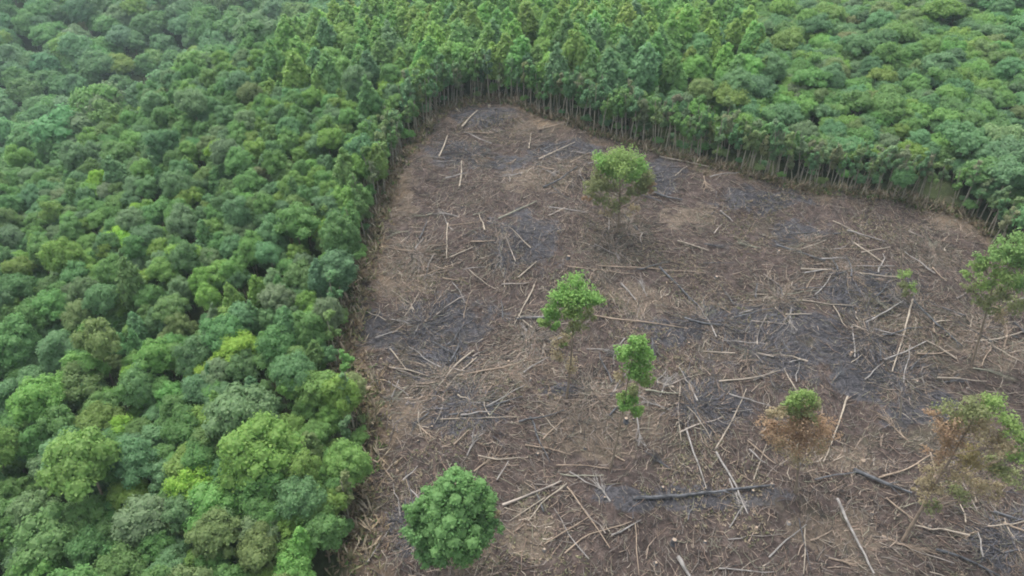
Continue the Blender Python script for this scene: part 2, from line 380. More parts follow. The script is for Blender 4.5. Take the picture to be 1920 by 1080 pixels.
# ------------------------------------------------------------------ scatter the forest
def jgrid(x0, x1, y0, y1, s, jt=.42):
    X, Y = np.meshgrid(np.arange(x0, x1, s), np.arange(y0, y1, s * .87)); X = X + (np.arange(X.shape[0]) % 2)[:, None] * s / 2
    X = X + RNG.uniform(-jt, jt, X.shape) * s; Y = Y + RNG.uniform(-jt, jt, Y.shape) * s; return X.ravel(), Y.ravel()
def keep_view(x, y, z, mx=260, my=260):
    px, py, t = project(np.stack([x, y, z], 1)); 
    return (px > -mx) & (px < 1920 + mx) & (py > -my * 1.2) & (py < 1080 + my) & (t > 30) & (t < 460), px, py, t
def lump(x, y, k=.03, s=0):
    return np.sin(x * k + 1.7 * np.sin(y * k * .8 + s)) * np.cos(y * k * 1.1 + 1.3 * np.sin(x * k * .7 + s * 2))
# crest line separating the near hill from the valley at upper left, and the ridge plantation
CREST = np.array([(-175, 135), (-135, 172), (-107, 190), (-85, 212), (-57, 232), (-20, 262), (25, 268), (60, 245)], float)
def beyond_crest(x, y):
    yc = np.interp(x, CREST[:, 0], CREST[:, 1]); return y - yc
trees = []   # kind, tpl idx, x,y,z, scale(3), rot, tint, px,py,t, style
def place(kind, x, y, sc, tint, px, py, t, style, sink=.1, tilt=0.06, zs=1.0):
    trees.append(dict(kind=kind, i=int(RNG.integers(len(TPL[kind]))), p=(x, y, hz(x, y) - sink), s=(sc, sc, sc * zs), r=(RNG.normal() * tilt, RNG.normal() * tilt, RNG.uniform(0, 6.28)), tint=tint, px=px, py=py, t=t, style=style))
def jitter_tint(c, k=.075): 
    f = 1 + RNG.normal() * k; g = RNG.normal(size=3) * .05
    return tuple(float(max(.01, v * f * (1 + g[i]))) for i, v in enumerate(c))
def pick(opts):
    w = np.array([o[1] for o in opts], float); return opts[int(RNG.choice(len(opts), p=w / w.sum()))][0]
TN = {'mid': T_MID, 'deep': T_DEEP, 'blue': T_BLUE, 'yellow': T_YEL, 'lime': T_LIME, 'grey': T_GREY, 'olive': T_OLIVE, 'brown': T_BROWN, 'teal': T_TEAL, 'spring': T_SPRING}

x, y = jgrid(-330, 260, 5, 470, 2.85)
z = smooth_h(x, y); ok, px, py, t = keep_view(x, y, z + 8)
inp = in_poly(x, y); ed = edge_dist(x, y)
bc = beyond_crest(x, y)
for i in range(len(x)):
    if not ok[i] or inp[i] or ed[i] < 1.6: continue
    X, Y = x[i], y[i]
    valley = bc[i] > 3 and X < 62
    plant = (not valley) and (X > -62 and Y > 128 and X < 62) and (Y > 160 or X > -25) and (Y - 150 > abs(X - 5) * .25 - 6)
    lu = lump(X, Y, .06, 1.0); lv = lump(X, Y, .022, 4.0); u = RNG.uniform()
    if valley or (X >= 62 and Y > 245):
        if RNG.uniform() > .125: continue
        st = pick([('mid', 2), ('deep', 4), ('blue', 3), ('grey', 1.2), ('yellow', .35), ('teal', 3)])
        place('large', X, Y, RNG.uniform(.8, 1.4), jitter_tint(TN[st]), px[i], py[i], t[i], ('valley', st), zs=RNG.uniform(.8, 1.1))
    elif plant:
        if RNG.uniform() > .46: continue
        st = pick([('spring', 6 + 2 * lu), ('mid', 2), ('blue', .6), ('yellow', 5 + lu), ('teal', .3)]) if Y > 175 or RNG.uniform() < .4 else pick([('mid', 3), ('blue', 2), ('spring', 2), ('teal', 1)])
        k = 'cone' if RNG.uniform() < .66 else 'fluffy'
        s = RNG.uniform(.72, 1.22)
        place(k, X, Y, s * (.82 if k == 'fluffy' else 1.05), jitter_tint(tuple(1.1 * c for c in TN[st])), px[i], py[i], t[i], ('ridge', st))
    elif X > 30:
        if ed[i] < 6.5 and X < 88: continue
        st = pick([('mid', 4), ('spring', 2 + lu), ('blue', 2.2), ('yellow', 1.2 + lu), ('grey', .8), ('olive', .8), ('teal', 1.2)])
        k = 'low' if RNG.uniform() < .84 else 'fluffy'
        if RNG.uniform() < .30: continue
        s = RNG.uniform(.75, 1.2) * (1.35 if RNG.uniform() < .12 else .95)
        place(k, X, Y, s * (.6 if k == 'fluffy' else 1), jitter_tint(TN[st]), px[i], py[i], t[i], ('slope', st))
    else:
        near = t[i] < 105
        nearedge = ed[i] < 10
        st = pick([('mid', 5), ('deep', 1.6), ('blue', 3), ('yellow', 1.6 + 1.3 * lu + (.6 if nearedge else 0)), ('grey', 1), ('olive', .5), ('spring', 1.2 + (1.5 if nearedge else 0)), ('lime', .10), ('brown', .05)])
        k = pick([('broad', 7), ('fluffy', 1.0 + (1.0 if nearedge else 0)), ('cone', .9 + (1.2 if nearedge else 0))])
        s = RNG.uniform(.48, .84) * (1.05 if near else .98) * (1.35 if RNG.uniform() < .09 else 1) * (1 + .13 * math.sin((X - Y * .9) * .42 + 2 * math.sin((X + Y) * .05)))
        if RNG.uniform() < .10 or (X < -5 and ed[i] < 1.7): continue
        place(k, X, Y, s * (.8 if k != 'broad' else 1), jitter_tint(TN[st]), px[i], py[i], t[i], ('hill', st), zs=RNG.uniform(1.0, 1.42))

# slender poles in rows along the far side of the clearing
def edge_bushes(i0, i1, n):
    for k in range(n):
        j = RNG.integers(i0, i1); a, b = EDGE[j], EDGE[j + 1]; d = unit(b - a); q = a + (b - a) * RNG.uniform() + np.array([-d[1], d[0]]) * RNG.uniform(.6, 5)
        if in_poly(q[0], q[1])[0]: q = q + 2 * (a - q) @ np.array([-d[1], d[0]]) * np.array([-d[1], d[0]])
        if in_poly(q[0], q[1])[0]: continue
        P = project([[q[0], q[1], hz(q[0], q[1]) + 3]]); st = pick([('mid', 3), ('blue', 3), ('teal', 2), ('olive', 2), ('spring', 1)])
        place('low', q[0], q[1], RNG.uniform(.22, .48), jitter_tint(TN[st]), P[0][0], P[1][0], P[2][0], ('bush', st))
def edge_row(i0, i1, off, step, dens=1.0):
    pts = EDGE[i0:i1 + 1]; 
    for a, b in zip(pts[:-1], pts[1:]):
        L = np.linalg.norm(b - a); n = max(1, int(L / step)); d = (b - a) / L; nrm = np.array([-d[1], d[0]])
        for k in range(n):
            if RNG.uniform() > dens: continue
            q = a + d * (k + RNG.uniform(.1, .9)) * L / n + nrm * (off + RNG.uniform(-.8, .8))
            if in_poly(q[0], q[1])[0]: q = q - 2 * nrm * ((q - a) @ nrm)
            if in_poly(q[0], q[1])[0]: continue
            zz = hz(q[0], q[1]); P = project([[q[0], q[1], zz + 6]])
            st = pick([('mid', 3), ('blue', 3), ('teal', 2), ('olive', 1.4), ('brown', .9), ('spring', 1)])
            far_right = q[0] > 55
            if q[0] > 25 and RNG.uniform() < .5: st = pick([('olive', 3), ('grey', 3), ('brown', 3)])
            place('pole', q[0], q[1], RNG.uniform(.78, 1.0) if far_right else RNG.uniform(.85, 1.2), jitter_tint(TN[st]), P[0][0], P[1][0], P[2][0], ('edge', st), tilt=.07)
edge_row(12, 30, .7, 1.25, .9); edge_row(13, 28, 2.8, 1.9); edge_row(13, 27, 4.8, 1.9, .8); edge_bushes(2, 29, 100); edge_row(2, 12, 1.4, 3.6, .8)

COL = {'mid': 'mid-green', 'deep': 'dark green', 'blue': 'bluish green', 'yellow': 'yellow-green', 'lime': 'bright lime-green', 'grey': 'greyish green', 'olive': 'olive-green', 'brown': 'dull brown', 'teal': 'cool sea-green', 'spring': 'fresh green'}
WHERE = {'valley': ('large_canopy_tree', '%s broad-crowned tree in the hazy valley beyond the hill crest', 'large trees in the hazy valley'),
         'ridge': ('plantation_tree', '%s tall pointed tree in the plantation above the clearing tip', 'tall plantation trees above the clearing tip'),
         'slope': ('bushy_tree', '%s low bushy tree on the slope right of the treeline', 'bushy trees on the right hand slope'),
         'hill': ('forest_tree', '%s round-crowned tree in the dense forest left of the clearing', 'forest trees left of the clearing'),
         'bush': ('understory_bush', '%s low bush under the trees of the clearing edge', 'low bushes under the trees of the clearing edge'),
         'edge': ('slender_tree', '%s slender tree with a bare pole trunk at the clearing edge', 'slender bare-trunked trees along the clearing edge')}
def tree_label(tr):
    t = tree_label_(tr); s_ = tr['s'][0] / {'cone': 1.0, 'low': .95, 'large': 1.1, 'pole': 1.0, 'broad': .75, 'fluffy': .62}[tr['kind']]
    return ('small ' if s_ < .9 else ('large ' if s_ > 1.12 else '')) + t
def tree_label_(tr):
    reg, st = tr['style']; base = WHERE[reg][1] % COL[st]
    if reg == 'hill':
        b = 'lowest part' if tr['py'] > 760 else ('halfway up' if tr['py'] > 420 else 'near the top')
        sidew = 'beside the brown strip' if edge_dist(tr['p'][0], tr['p'][1])[0] < 9 else ('far left' if tr['px'] < 330 else 'mid forest')
        return f'{COL[st]} {"pointed" if tr["kind"] == "cone" else "round-crowned"} tree in the left forest, {sidew}, {b}'
    if reg == 'edge':
        b = 'left of the clearing tip' if tr['px'] < 880 else ('behind the clearing tip' if tr['px'] < 1150 else ('along the upper right treeline' if tr['px'] < 1500 else 'at the far right treeline'))
        return f'{COL[st]} slender tree with bare pole trunk {b}'
    if reg == 'bush':
        return f'{COL[st]} low bush at the trunk feet ' + ('of the left forest edge' if tr['px'] < 800 else ('around the clearing tip' if tr['px'] < 1150 else 'along the right treeline'))
    if reg == 'valley':
        side = 'in the upper left valley' if tr['px'] < 620 else ('beyond the plantation crest' if tr['px'] < 1250 else 'on the far right rise')
        return f'{COL[st]} broad-crowned tree {side}, ' + ('at the top of the picture' if tr['py'] < 50 else ('upper rows' if tr['py'] < 130 else 'lowest rows'))
    if reg == 'slope':
        b = 'just behind the treeline' if edge_dist(tr['p'][0], tr['p'][1])[0] < 14 else ('near the frame edge' if tr['px'] > 1650 else 'on the middle slope')
        b += ', high up' if tr['py'] < 110 else (', midway' if tr['py'] < 230 else ', low down')
        return f'{COL[st]} bushy tree on the right slope, {b}'
    if reg == 'ridge':
        b = 'left of the clearing tip' if tr['px'] < 850 else ('right above the clearing tip' if tr['px'] < 1080 else 'right of the clearing tip')
        b += ', front rows' if tr['py'] > 110 else (', middle rows' if tr['py'] > 50 else ', back rows')
        return f'{COL[st]} tall {"pointed" if tr["kind"] == "cone" else "rounded"} plantation tree {b}'
    return base
# unique bright crowns the photo shows: px,py of crown, kind, scale, colour, label
SPECIAL = [(440,650,'broad',1.0,'lime','bright lime tree standing out in the middle of the left forest'),
 (395,690,'broad',.85,'lime','smaller lime tree touching the brightest lime tree from lower left'),
 (150,490,'broad',1.0,'yellow','yellow-green flat crown alone among darker trees at the upper left hillside'),
 (490,830,'fluffy',1.2,'yellow','large feathery yellow-green tree, tallest of the lower left forest'),
 (400,950,'fluffy',.9,'spring','vivid green narrow tree below the large feathery one'),
 (600,725,'broad',.95,'spring','fresh green dome jutting towards the brown strip'),
 (240,790,'broad',.8,'lime','small lime slanting crown in the lower left forest'),
 (625,500,'fluffy',.9,'teal','cool green bulky tree leaning out over the clearing edge'),
 (645,855,'fluffy',.75,'spring','bright green tree at the brown strip left of the round tree'),
 (280,265,'fluffy',.9,'deep','dark rounded crown on the upper left hillside'),
 (270,970,'fluffy',.95,'grey','greyish green crown near the bottom of the left forest'),
 (80,1000,'fluffy',1.05,'mid','big domed green tree in the bottom left corner'),
 (650,300,'cone',.95,'spring','tall fresh green tree near the upper left clearing edge'),
 (700,290,'cone',.9,'yellow','yellow-green tree overhanging the upper left clearing edge'),
 (835,100,'large',.62,'teal','dark sea-green round tree above the clearing tip'),
 (1700,320,'fluffy',.55,'deep','dark green bush at the right treeline'),
 (1385,160,'fluffy',1.0,'blue','broad bluish tree rising over the right slope'),
 (1880,560,'low',.1,'mid','')]
for (sx, sy, kind, sc, st, lab) in SPECIAL:
    if not lab: continue
    d = ray(sx, sy); Hh = {'broad': 8, 'fluffy': 9.5, 'large': 11, 'cone': 10}[kind] * sc
    P = CAM + _T[:, None] * d; b = P[:, 2] - Hh < smooth_h(P[:, 0], P[:, 1]); q = P[int(np.argmax(b))]
    trees[:] = [tr for tr in trees if math.hypot(tr['p'][0] - q[0], tr['p'][1] - q[1]) > 2.4 * sc or tr['style'][0] == 'edge']
    place(kind, q[0], q[1], sc, jitter_tint(TN[st], .03), sx, sy, np.dot(q - CAM, [0, CP, -SP]), ('hill', st)); trees[-1]['uniq'] = lab

NAMES = {k: v[0] for k, v in WHERE.items()}
stuff = {}
groups = {}
for tr in trees: groups.setdefault(tr['style'][0], []).append(tr)
def spawn(name, kind, i, p, s, r, tint, label, cat, group):
    root = bpy.data.objects.new(name, None); C.objects.link(root); root.empty_display_size = .5
    root.location = p; root.scale = s; root.rotation_euler = r; root['tint'] = tint
    tag(root, label, cat, group)
    c, tk = TPL[kind][i]
    for nm, me in (('crown', c), ('trunk', tk)):
        o = bpy.data.objects.new(nm, me); C.objects.link(o); o.parent = root; o['tint'] = tint
    return root
for reg, lst in groups.items():
    vis = [tr for tr in lst if -30 < tr['px'] < 1950 and -15 < tr['py'] < 1110]
    vis.sort(key=lambda q: (0 if 'uniq' in q else 1, q['t'] / q['s'][0]))
    chosen = vis[:295]; ids = set(map(id, chosen))
    for tr in chosen:
        spawn(NAMES[reg], tr['kind'], tr['i'], tr['p'], tr['s'], tr['r'], tr['tint'], tr.get('uniq') or tree_label(tr), 'tree', None if 'uniq' in tr else WHERE[reg][2])
    stuff[reg] = [tr for tr in lst if id(tr) not in ids]

# far / out-of-frame rest as instanced masses
tcol = bpy.data.collections.new('tree_templates'); order = []
for kind in sorted(TPL):
    for i, (c, tk) in enumerate(TPL[kind]):
        o = bpy.data.objects.new(f'tpl_{len(order):02d}', c)
        # joined crown + trunk
        me = bpy.data.meshes.new('tree_mass_part')
        import bmesh
        bm = bmesh.new(); bm.from_mesh(c); nf = len(bm.faces); bm.from_mesh(tk); bm.faces.ensure_lookup_table()
        for f in bm.faces[nf:]: f.material_index = 1
        bm.to_mesh(me); bm.free(); me.materials.append(LEAF); me.materials.append(tk.materials[0]); o.data = me
        tcol.objects.link(o); order.append((kind, i))
OIDX = {k: n for n, k in enumerate(order)}
def gn_mass(name, lst, label, cat):
    me = bpy.data.meshes.new(name); me.from_pydata([tr['p'] for tr in lst], [], [])
    a = me.attributes.new('tint', 'FLOAT_COLOR', 'POINT'); a.data.foreach_set('color', np.array([(*tr['tint'], 1) for tr in lst]).ravel())
    a = me.attributes.new('rot', 'FLOAT_VECTOR', 'POINT'); a.data.foreach_set('vector', np.array([tr['r'] for tr in lst]).ravel())
    a = me.attributes.new('scl', 'FLOAT_VECTOR', 'POINT'); a.data.foreach_set('vector', np.array([tr['s'] for tr in lst]).ravel())
    a = me.attributes.new('pick', 'INT', 'POINT'); a.data.foreach_set('value', np.array([OIDX[(tr['kind'], tr['i'])] for tr in lst], dtype=np.int32))
    o = link(name, me); ng = bpy.data.node_groups.new(name, 'GeometryNodeTree')
    ng.interface.new_socket('Geometry', in_out='INPUT', socket_type='NodeSocketGeometry'); ng.interface.new_socket('Geometry', in_out='OUTPUT', socket_type='NodeSocketGeometry')
    n = ng.nodes; gi = n.new('NodeGroupInput'); go = n.new('NodeGroupOutput'); iop = n.new('GeometryNodeInstanceOnPoints'); ci = n.new('GeometryNodeCollectionInfo')
    ci.inputs['Collection'].default_value = tcol; ci.inputs['Separate Children'].default_value = True; ci.inputs['Reset Children'].default_value = True
    def na(nm, ty): q = n.new('GeometryNodeInputNamedAttribute'); q.data_type = ty; q.inputs[0].default_value = nm; return q.outputs[0]
    L = ng.links; m2p = n.new('GeometryNodeMeshToPoints'); L.new(gi.outputs[0], m2p.inputs['Mesh']); L.new(m2p.outputs[0], iop.inputs['Points'])
    L.new(ci.outputs[0], iop.inputs['Instance'])
    iop.inputs['Pick Instance'].default_value = True; L.new(na('pick', 'INT'), iop.inputs['Instance Index'])
    e2r = n.new('FunctionNodeEulerToRotation'); L.new(na('rot', 'FLOAT_VECTOR'), e2r.inputs[0]); L.new(e2r.outputs[0], iop.inputs['Rotation']); L.new(na('scl', 'FLOAT_VECTOR'), iop.inputs['Scale'])
    L.new(iop.outputs[0], go.inputs[0])
    md = o.modifiers.new('mass', 'NODES'); md.node_group = ng
    tag(o, label, cat, None, 'stuff'); return o
MASS = {'valley': ('valley_forest', 'far mass of hazy trees in the valley at upper left', 'forest'), 'ridge': ('plantation_forest', 'further rows of tall plantation trees on the ridge top', 'forest'),
        'slope': ('slope_forest', 'far mass of low bushy trees up the right slope', 'forest'), 'hill': ('hillside_forest', 'far mass of small tree crowns covering the left hillside', 'forest'),
        'bush': ('edge_undergrowth', 'rest of the undergrowth below the treeline', 'undergrowth'), 'edge': ('edge_thicket', 'rest of the thin poles along the treeline', 'thicket')}
for reg, lst in stuff.items():
    if lst: gn_mass(MASS[reg][0], lst, MASS[reg][1], MASS[reg][2])
print('TREES', {k: len(v) for k, v in groups.items()}, {k: len(v) for k, v in stuff.items()})

# ------------------------------------------------------------------ trees left standing in the clearing
def clearing_tree(name, label, base_px, top_px, blobs, trunk_r=.22, leaves=420, size=.34, bark=BARK, depth=1.0, extra_branches=10, cat='tree', core=False, stretch=1.0):
    """blobs: (px,py,radius_px,dy metres,tint,part,density)"""
    B = ground(*base_px); B[2] -= .15
    rng = np.random.default_rng(int(base_px[0] * 7 + base_px[1]))
    def at(px, py, dy=0.0):
        d = ray(px, py); k = (B[1] + dy - CAM[1]) / d[1]; return CAM + k * d - B
    root = bpy.data.objects.new(name, None); C.objects.link(root); root.location = B; tag(root, label, cat)
    top = at(*top_px)
    ts = np.linspace(0, 1, 8); ax = np.outer(ts, top); ax[:, 0] += np.sin(ts * 5) * .12; ax[:, 1] += np.sin(ts * 4) * .12
    g = Geo(); g.add(*tube(ax, np.linspace(trunk_r, trunk_r * .3, 8) * .92, 8, .06)); link('trunk', g.mesh('trunk', bark), root)
    parts = {}
    for (px, py, rp, dy, tint, part, dens) in blobs:
        c = at(px, py, dy); k = rp * (B[1] + dy) / ray(px, py)[1] / F
        geo, tt = parts.setdefault((part, tint), (Geo(), tint))
        m = max(4, int((20 if core else 13) * dens * (k / 1.2) ** 1.2)); sub = []
        for q in range(m):
            dd = unit(rng.normal(size=3)); sub.append((*(c + dd * k * rng.uniform(.2, 1.0) * np.array([1, depth, .85])), k * (rng.uniform(.20, .36) if core else rng.uniform(.26, .5))))
        foliage(geo, sub, 1.05 * leaves * dens / m * (k / 1.0) ** 1.6, size, jitter=.7, rng=rng, core=core, lowz=-.9, shell=(.2, 1.3), stretch=stretch)
        # limb to the clump
        tz = max(.25, min(.95, (c[2] - .7 * np.linalg.norm(c[:2] - top[:2] * (c[2] / top[2]))) / top[2])); s = top * tz
        mid = (s + c) / 2 + np.array([0, 0, -.25])
        br = Geo(); br.add(*tube([s, mid, c], [trunk_r * .34, trunk_r * .22, trunk_r * .1], 5)); link('limb', br.mesh('limb', bark), root)
        for q in sub[:6]:
            br2 = Geo(); br2.add(*tube([mid, (mid + np.array(q[:3])) / 2 + rng.normal(size=3) * .1, q[:3]], [.05, .04, .02], 4)); o = link('twig', br2.mesh('twig', bark), root)
    for (part, tint), (geo, tt) in parts.items():
        o = link(part, geo.mesh(part, LEAF, 'leafvar'), root); o['tint'] = tint
    root['tint'] = blobs[0][4]
    return root
G1 = (.120, .225, .052); G2 = (.140, .210, .058); RUST = (.215, .150, .092); DRY = (.215, .182, .110); OLV = (.140, .160, .068); G3 = (.120, .205, .060)
clearing_tree('pine_tree', 'flat-topped pine with visible trunk standing alone near the upper clearing', (1158, 436), (1166, 288),
  [(1165,296,30,0,G2,'crown',1.2),(1135,305,22,.6,G1,'crown',1),(1198,308,24,.4,G1,'crown',1),(1165,318,30,-1.5,G2,'crown',.8),(1122,332,20,-.4,OLV,'crown',.8),(1213,330,20,-.4,OLV,'crown',.9),
   (1150,350,16,1.2,OLV,'crown',.5),(1200,350,18,.4,OLV,'crown',.6),(1108,352,17,.3,OLV,'crown',.6),(1218,348,12,.3,RUST,'dead_foliage',.5),(1130,372,18,-.5,OLV,'crown',.45),(1170,374,16,-.8,OLV,'crown',.4),(1100,372,10,0,RUST,'dead_foliage',.4),
   (1145,322,22,.9,G1,'crown',.9),(1185,330,22,-.9,G1,'crown',.9),(1118,345,20,-1,OLV,'crown',.7),(1210,345,18,1,OLV,'crown',.7),(1140,352,18,-1.4,OLV,'crown',.6),(1185,358,18,-1.2,OLV,'crown',.5),(1115,365,16,.8,OLV,'crown',.5),(1210,365,13,-.5,OLV,'crown',.4),(1150,382,18,.8,OLV,'crown',.35),
   (1190,395,18,0,DRY,'dead_foliage',.28),(1140,400,18,-.4,DRY,'dead_foliage',.3)], .26, 235, .33, depth=1.0, stretch=1.4)
clearing_tree('round_tree', 'large dense round green tree at the bottom left of the clearing', (866, 1092), (856, 905),
  [(856,930,50,0,(.090,.185,.056),'crown',1.3),(805,945,38,.4,(.090,.185,.056),'crown',1.2),(903,945,36,.5,(.090,.185,.056),'crown',1.2),(850,985,58,-1.6,(.090,.185,.056),'crown',1.3),(795,995,36,-.6,(.086,.178,.058),'crown',1.2),
   (910,985,34,-.4,(.086,.178,.058),'crown',1.2),(815,1030,34,-1.2,(.086,.178,.058),'crown',1.2),(880,1025,34,-1.4,(.100,.200,.060),'crown',1.0),(850,960,50,2.6,(.086,.178,.058),'crown',1.2),(862,905,24,.4,(.095,.20,.06),'crown',1.2),
   (932,965,14,0,DRY,'dead_foliage',.5),(775,965,22,0,(.090,.185,.056),'crown',1)], .3, 900, .31, core=True)
clearing_tree('lopsided_tree', 'bright green lopsided tree with a ragged lower left branch in the clearing centre', (1062, 752), (1082, 540),
  [(1085,545,34,0,G1,'crown',1.3),(1112,556,20,.3,G1,'crown',1.2),(1050,556,26,.2,G1,'crown',1.2),(1035,585,20,-.3,G1,'crown',1),(1080,580,30,-1,G2,'crown',.9),(1015,604,15,0,G2,'crown',1),(1043,612,14,0,G1,'crown',.8),
   (1080,608,24,-.4,OLV,'crown',.5),(1056,646,12,0,G2,'crown',.6),(1110,588,16,.5,OLV,'crown',.6),(1045,665,24,0,DRY,'dead_foliage',.25),(1075,690,24,0,DRY,'dead_foliage',.25),(1060,640,26,.4,DRY,'dead_foliage',.3)], .2, 420, .32)
clearing_tree('narrow_tree', 'narrow bright green tree with a separate lower tuft, right of the lopsided tree', (1144, 882), (1196, 628),
  [(1193,640,20,0,G1,'crown',1.3),(1180,660,22,.2,G1,'crown',1.2),(1210,665,22,0,G1,'crown',1.2),(1196,690,26,-.4,G1,'crown',1.2),(1212,708,18,0,G2,'crown',.9),(1180,755,22,0,G1,'crown',1.2),(1194,770,14,0,G2,'crown',1),(1165,742,13,0,G2,'crown',.8),
   (1190,728,20,.4,OLV,'crown',.5),(1160,700,22,0,DRY,'dead_foliage',.25)], .17, 420, .32)
clearing_tree('half_dead_tree', 'mostly rust-brown tree with only its top still green, lower right', (1492, 925), (1506, 738),
  [(1508,740,24,0,G2,'crown',1.1),(1488,752,22,.2,G2,'crown',.9),(1530,756,20,0,OLV,'crown',.9),(1505,768,30,.4,OLV,'dead_foliage',.8),(1470,765,18,.4,OLV,'dead_foliage',.5),(1455,770,20,0,DRY,'dead_foliage',.85),(1500,785,40,0,RUST,'dead_foliage',.85),(1452,805,32,0,RUST,'dead_foliage',.85),(1546,805,32,0,RUST,'dead_foliage',.85),
   (1500,825,36,-.6,RUST,'dead_foliage',.8),(1465,835,24,0,DRY,'dead_foliage',.5),(1540,838,22,0,DRY,'dead_foliage',.5),(1500,860,30,0,DRY,'dead_foliage',.35)], .2, 380, .27)
clearing_tree('leaning_dead_tree', 'big browning tree leaning right with a slanted yellowish trunk at the lower right edge', (1696, 1008), (1842, 760),
  [(1820,765,32,0,OLV,'crown',1.0),(1862,762,30,0,G2,'crown',1.1),(1780,768,28,.6,OLV,'dead_foliage',.5),(1895,795,26,0,G2,'crown',.9),(1830,800,40,0,DRY,'dead_foliage',.62),(1785,820,34,0,RUST,'dead_foliage',.7),(1870,830,36,-.5,DRY,'dead_foliage',.7),
   (1905,850,24,0,G2,'crown',.9),(1820,860,36,0,(.17,.145,.062),'dead_foliage',.6),(1780,880,30,0,DRY,'dead_foliage',.6),(1870,875,30,0,OLV,'crown',.8),(1750,915,28,0,DRY,'dead_foliage',.6),(1800,925,28,0,OLV,'dead_foliage',.5),(1745,945,20,0,OLV,'crown',.5),(1865,925,24,0,DRY,'dead_foliage',.45),(1735,890,24,.5,DRY,'dead_foliage',.45),(1760,850,26,-.5,RUST,'dead_foliage',.4),(1775,795,24,-.6,RUST,'dead_foliage',.5),(1750,775,18,.4,RUST,'dead_foliage',.35),(1725,920,20,0,DRY,'dead_foliage',.4),(1830,900,34,1,DRY,'dead_foliage',.5),(1900,900,28,.5,OLV,'dead_foliage',.5),(1915,820,24,.5,G2,'crown',.8)], .26, 360, .28, bark=WOOD['tan'])
clearing_tree('spreading_tree', 'sparse spreading green tree at the right edge of the clearing', (1822, 684), (1880, 475),
  [(1895,462,24,0,G3,'crown',.8),(1868,480,22,0,G3,'crown',.7),(1910,490,28,0,G3,'crown',.7),(1840,502,20,0,G2,'crown',.8),(1880,515,28,-.5,G2,'crown',.8),(1915,530,26,0,G3,'crown',.6),(1850,530,20,0,G2,'crown',.6),(1885,552,26,0,OLV,'crown',.5),
   (1815,515,13,0,G2,'crown',.6),(1860,570,22,0,OLV,'crown',.4),(1940,480,30,0,G3,'crown',.7),(1950,520,30,0,G2,'crown',.8),(1880,590,22,0,DRY,'dead_foliage',.3),(1835,480,16,.6,G3,'crown',.4),(1818,540,16,.3,OLV,'crown',.4),(1840,560,20,-.5,OLV,'crown',.35),(1910,570,26,.5,OLV,'crown',.45),(1925,450,24,.5,G3,'crown',.6)], .2, 330, .36)
clearing_tree('sapling', 'small yellow-green sapling beside an upright bare pole at right', (1703, 572), (1698, 508),
  [(1698,515,13,0,G2,'crown',.9),(1690,530,12,0,OLV,'crown',.7),(1710,535,12,0,G2,'crown',.9),(1700,550,11,0,OLV,'crown',.6)], .08, 260, .3)
clearing_tree('tip_sapling', 'small bent sapling with an arched stem at the clearing tip', (938, 196), (933, 152),
  [(934,148,7,0,T_GREY,'crown',.8),(941,158,4,0,T_GREY,'crown',.5)], .09, 120, .3, bark=PALEBARK)
def bare_pole(px0, px1, label, r=.11):
    B = ground(*px0); d = ray(*px1); k = B[1] / d[1]; top = CAM + k * d
    g = Geo(); n = 6; ts = np.linspace(0, 1, n)[:, None]; g.add(*tube((top - B) * ts + RNG.normal(size=(n, 3)) * .04 + np.array([0, 0, -.1]), np.linspace(r, r * .45, n), 6, .08))
    o = link('bare_pole', g.mesh('bare_pole', WOOD['pale']), None, B); tag(o, label, 'dead trunk')
bare_pole((1688, 512), (1688, 424), 'tall thin bleached pole standing upright behind the small sapling')
bare_pole((1690, 780), (1691, 742), 'short whitish standing snag between the two browning trees', .16)
bare_pole((1555, 862), (1562, 800), 'thin pale pole standing right of the half dead tree', .09)

# ------------------------------------------------------------------ felled logs
def drape(pts2, r, lift=0.0):
    P = np.array([(p[0], p[1]) for p in pts2]); z = h(P[:, 0], P[:, 1]); return np.column_stack([P, z + r * .8 + lift])
def make_log(ctrl_px, wpx, tone, label, taper=.5, group=None, forks=0, lift=.24):
    pts = [ground(*p)[:2] for p in ctrl_px]; P = np.array(pts); t = project([[*P[0], 5]])[2][0]
    r = max(.085, wpx * t / F / 2 * (.85 if tone in ('dark', 'grey', 'half') else .74))
    s = np.concatenate([[0], np.cumsum(np.linalg.norm(np.diff(P, axis=0), axis=1))]); n = max(5, int(s[-1] / 1.1)); u = np.linspace(0, s[-1], n)
    Q = np.column_stack([np.interp(u, s, P[:, 0]), np.interp(u, s, P[:, 1])]); 
    W = np.cumsum(RNG.normal(size=(n, 2)) * .05, axis=0); W -= np.linspace(0, 1, n)[:, None] * W[-1]; Q = Q + W
    Z = h(Q[:, 0], Q[:, 1]); A = np.column_stack([np.ones(n), u]); co, *_ = np.linalg.lstsq(A, Z, rcond=None); fit = A @ co
    Z = fit * .75 + Z * .25; Z = Z + r * .7 + lift
    X = np.column_stack([Q, Z]); org = X[n // 2].copy(); rad = np.linspace(r, r * taper, n)
    g = Geo(); g.add(*tube(X - org, rad, 7, .10)); o = link('felled_log', g.mesh('felled_log', WOOD[tone], smooth=False), None, org); tag(o, label, 'log', group)
    for k in range(forks):
        i = int(n * RNG.uniform(.45, .85)); d = unit(X[min(i + 1, n - 1)] - X[i - 1]); sd_ = np.array([-d[1], d[0], .05]) * (1 if k % 2 else -1)
        L = RNG.uniform(1.2, 2.8); q0 = X[i] - org; e = q0 + (d * .8 + sd_ * .6) * L; m = (q0 + e) / 2 + RNG.normal(size=3) * .1; m[2] += .1; e[2] += .12
        b = Geo(); b.add(*tube([q0, m, e], [rad[i] * .5, rad[i] * .4, rad[i] * .2], 5)); link('branch', b.mesh('branch', WOOD[tone]), o)
    return o
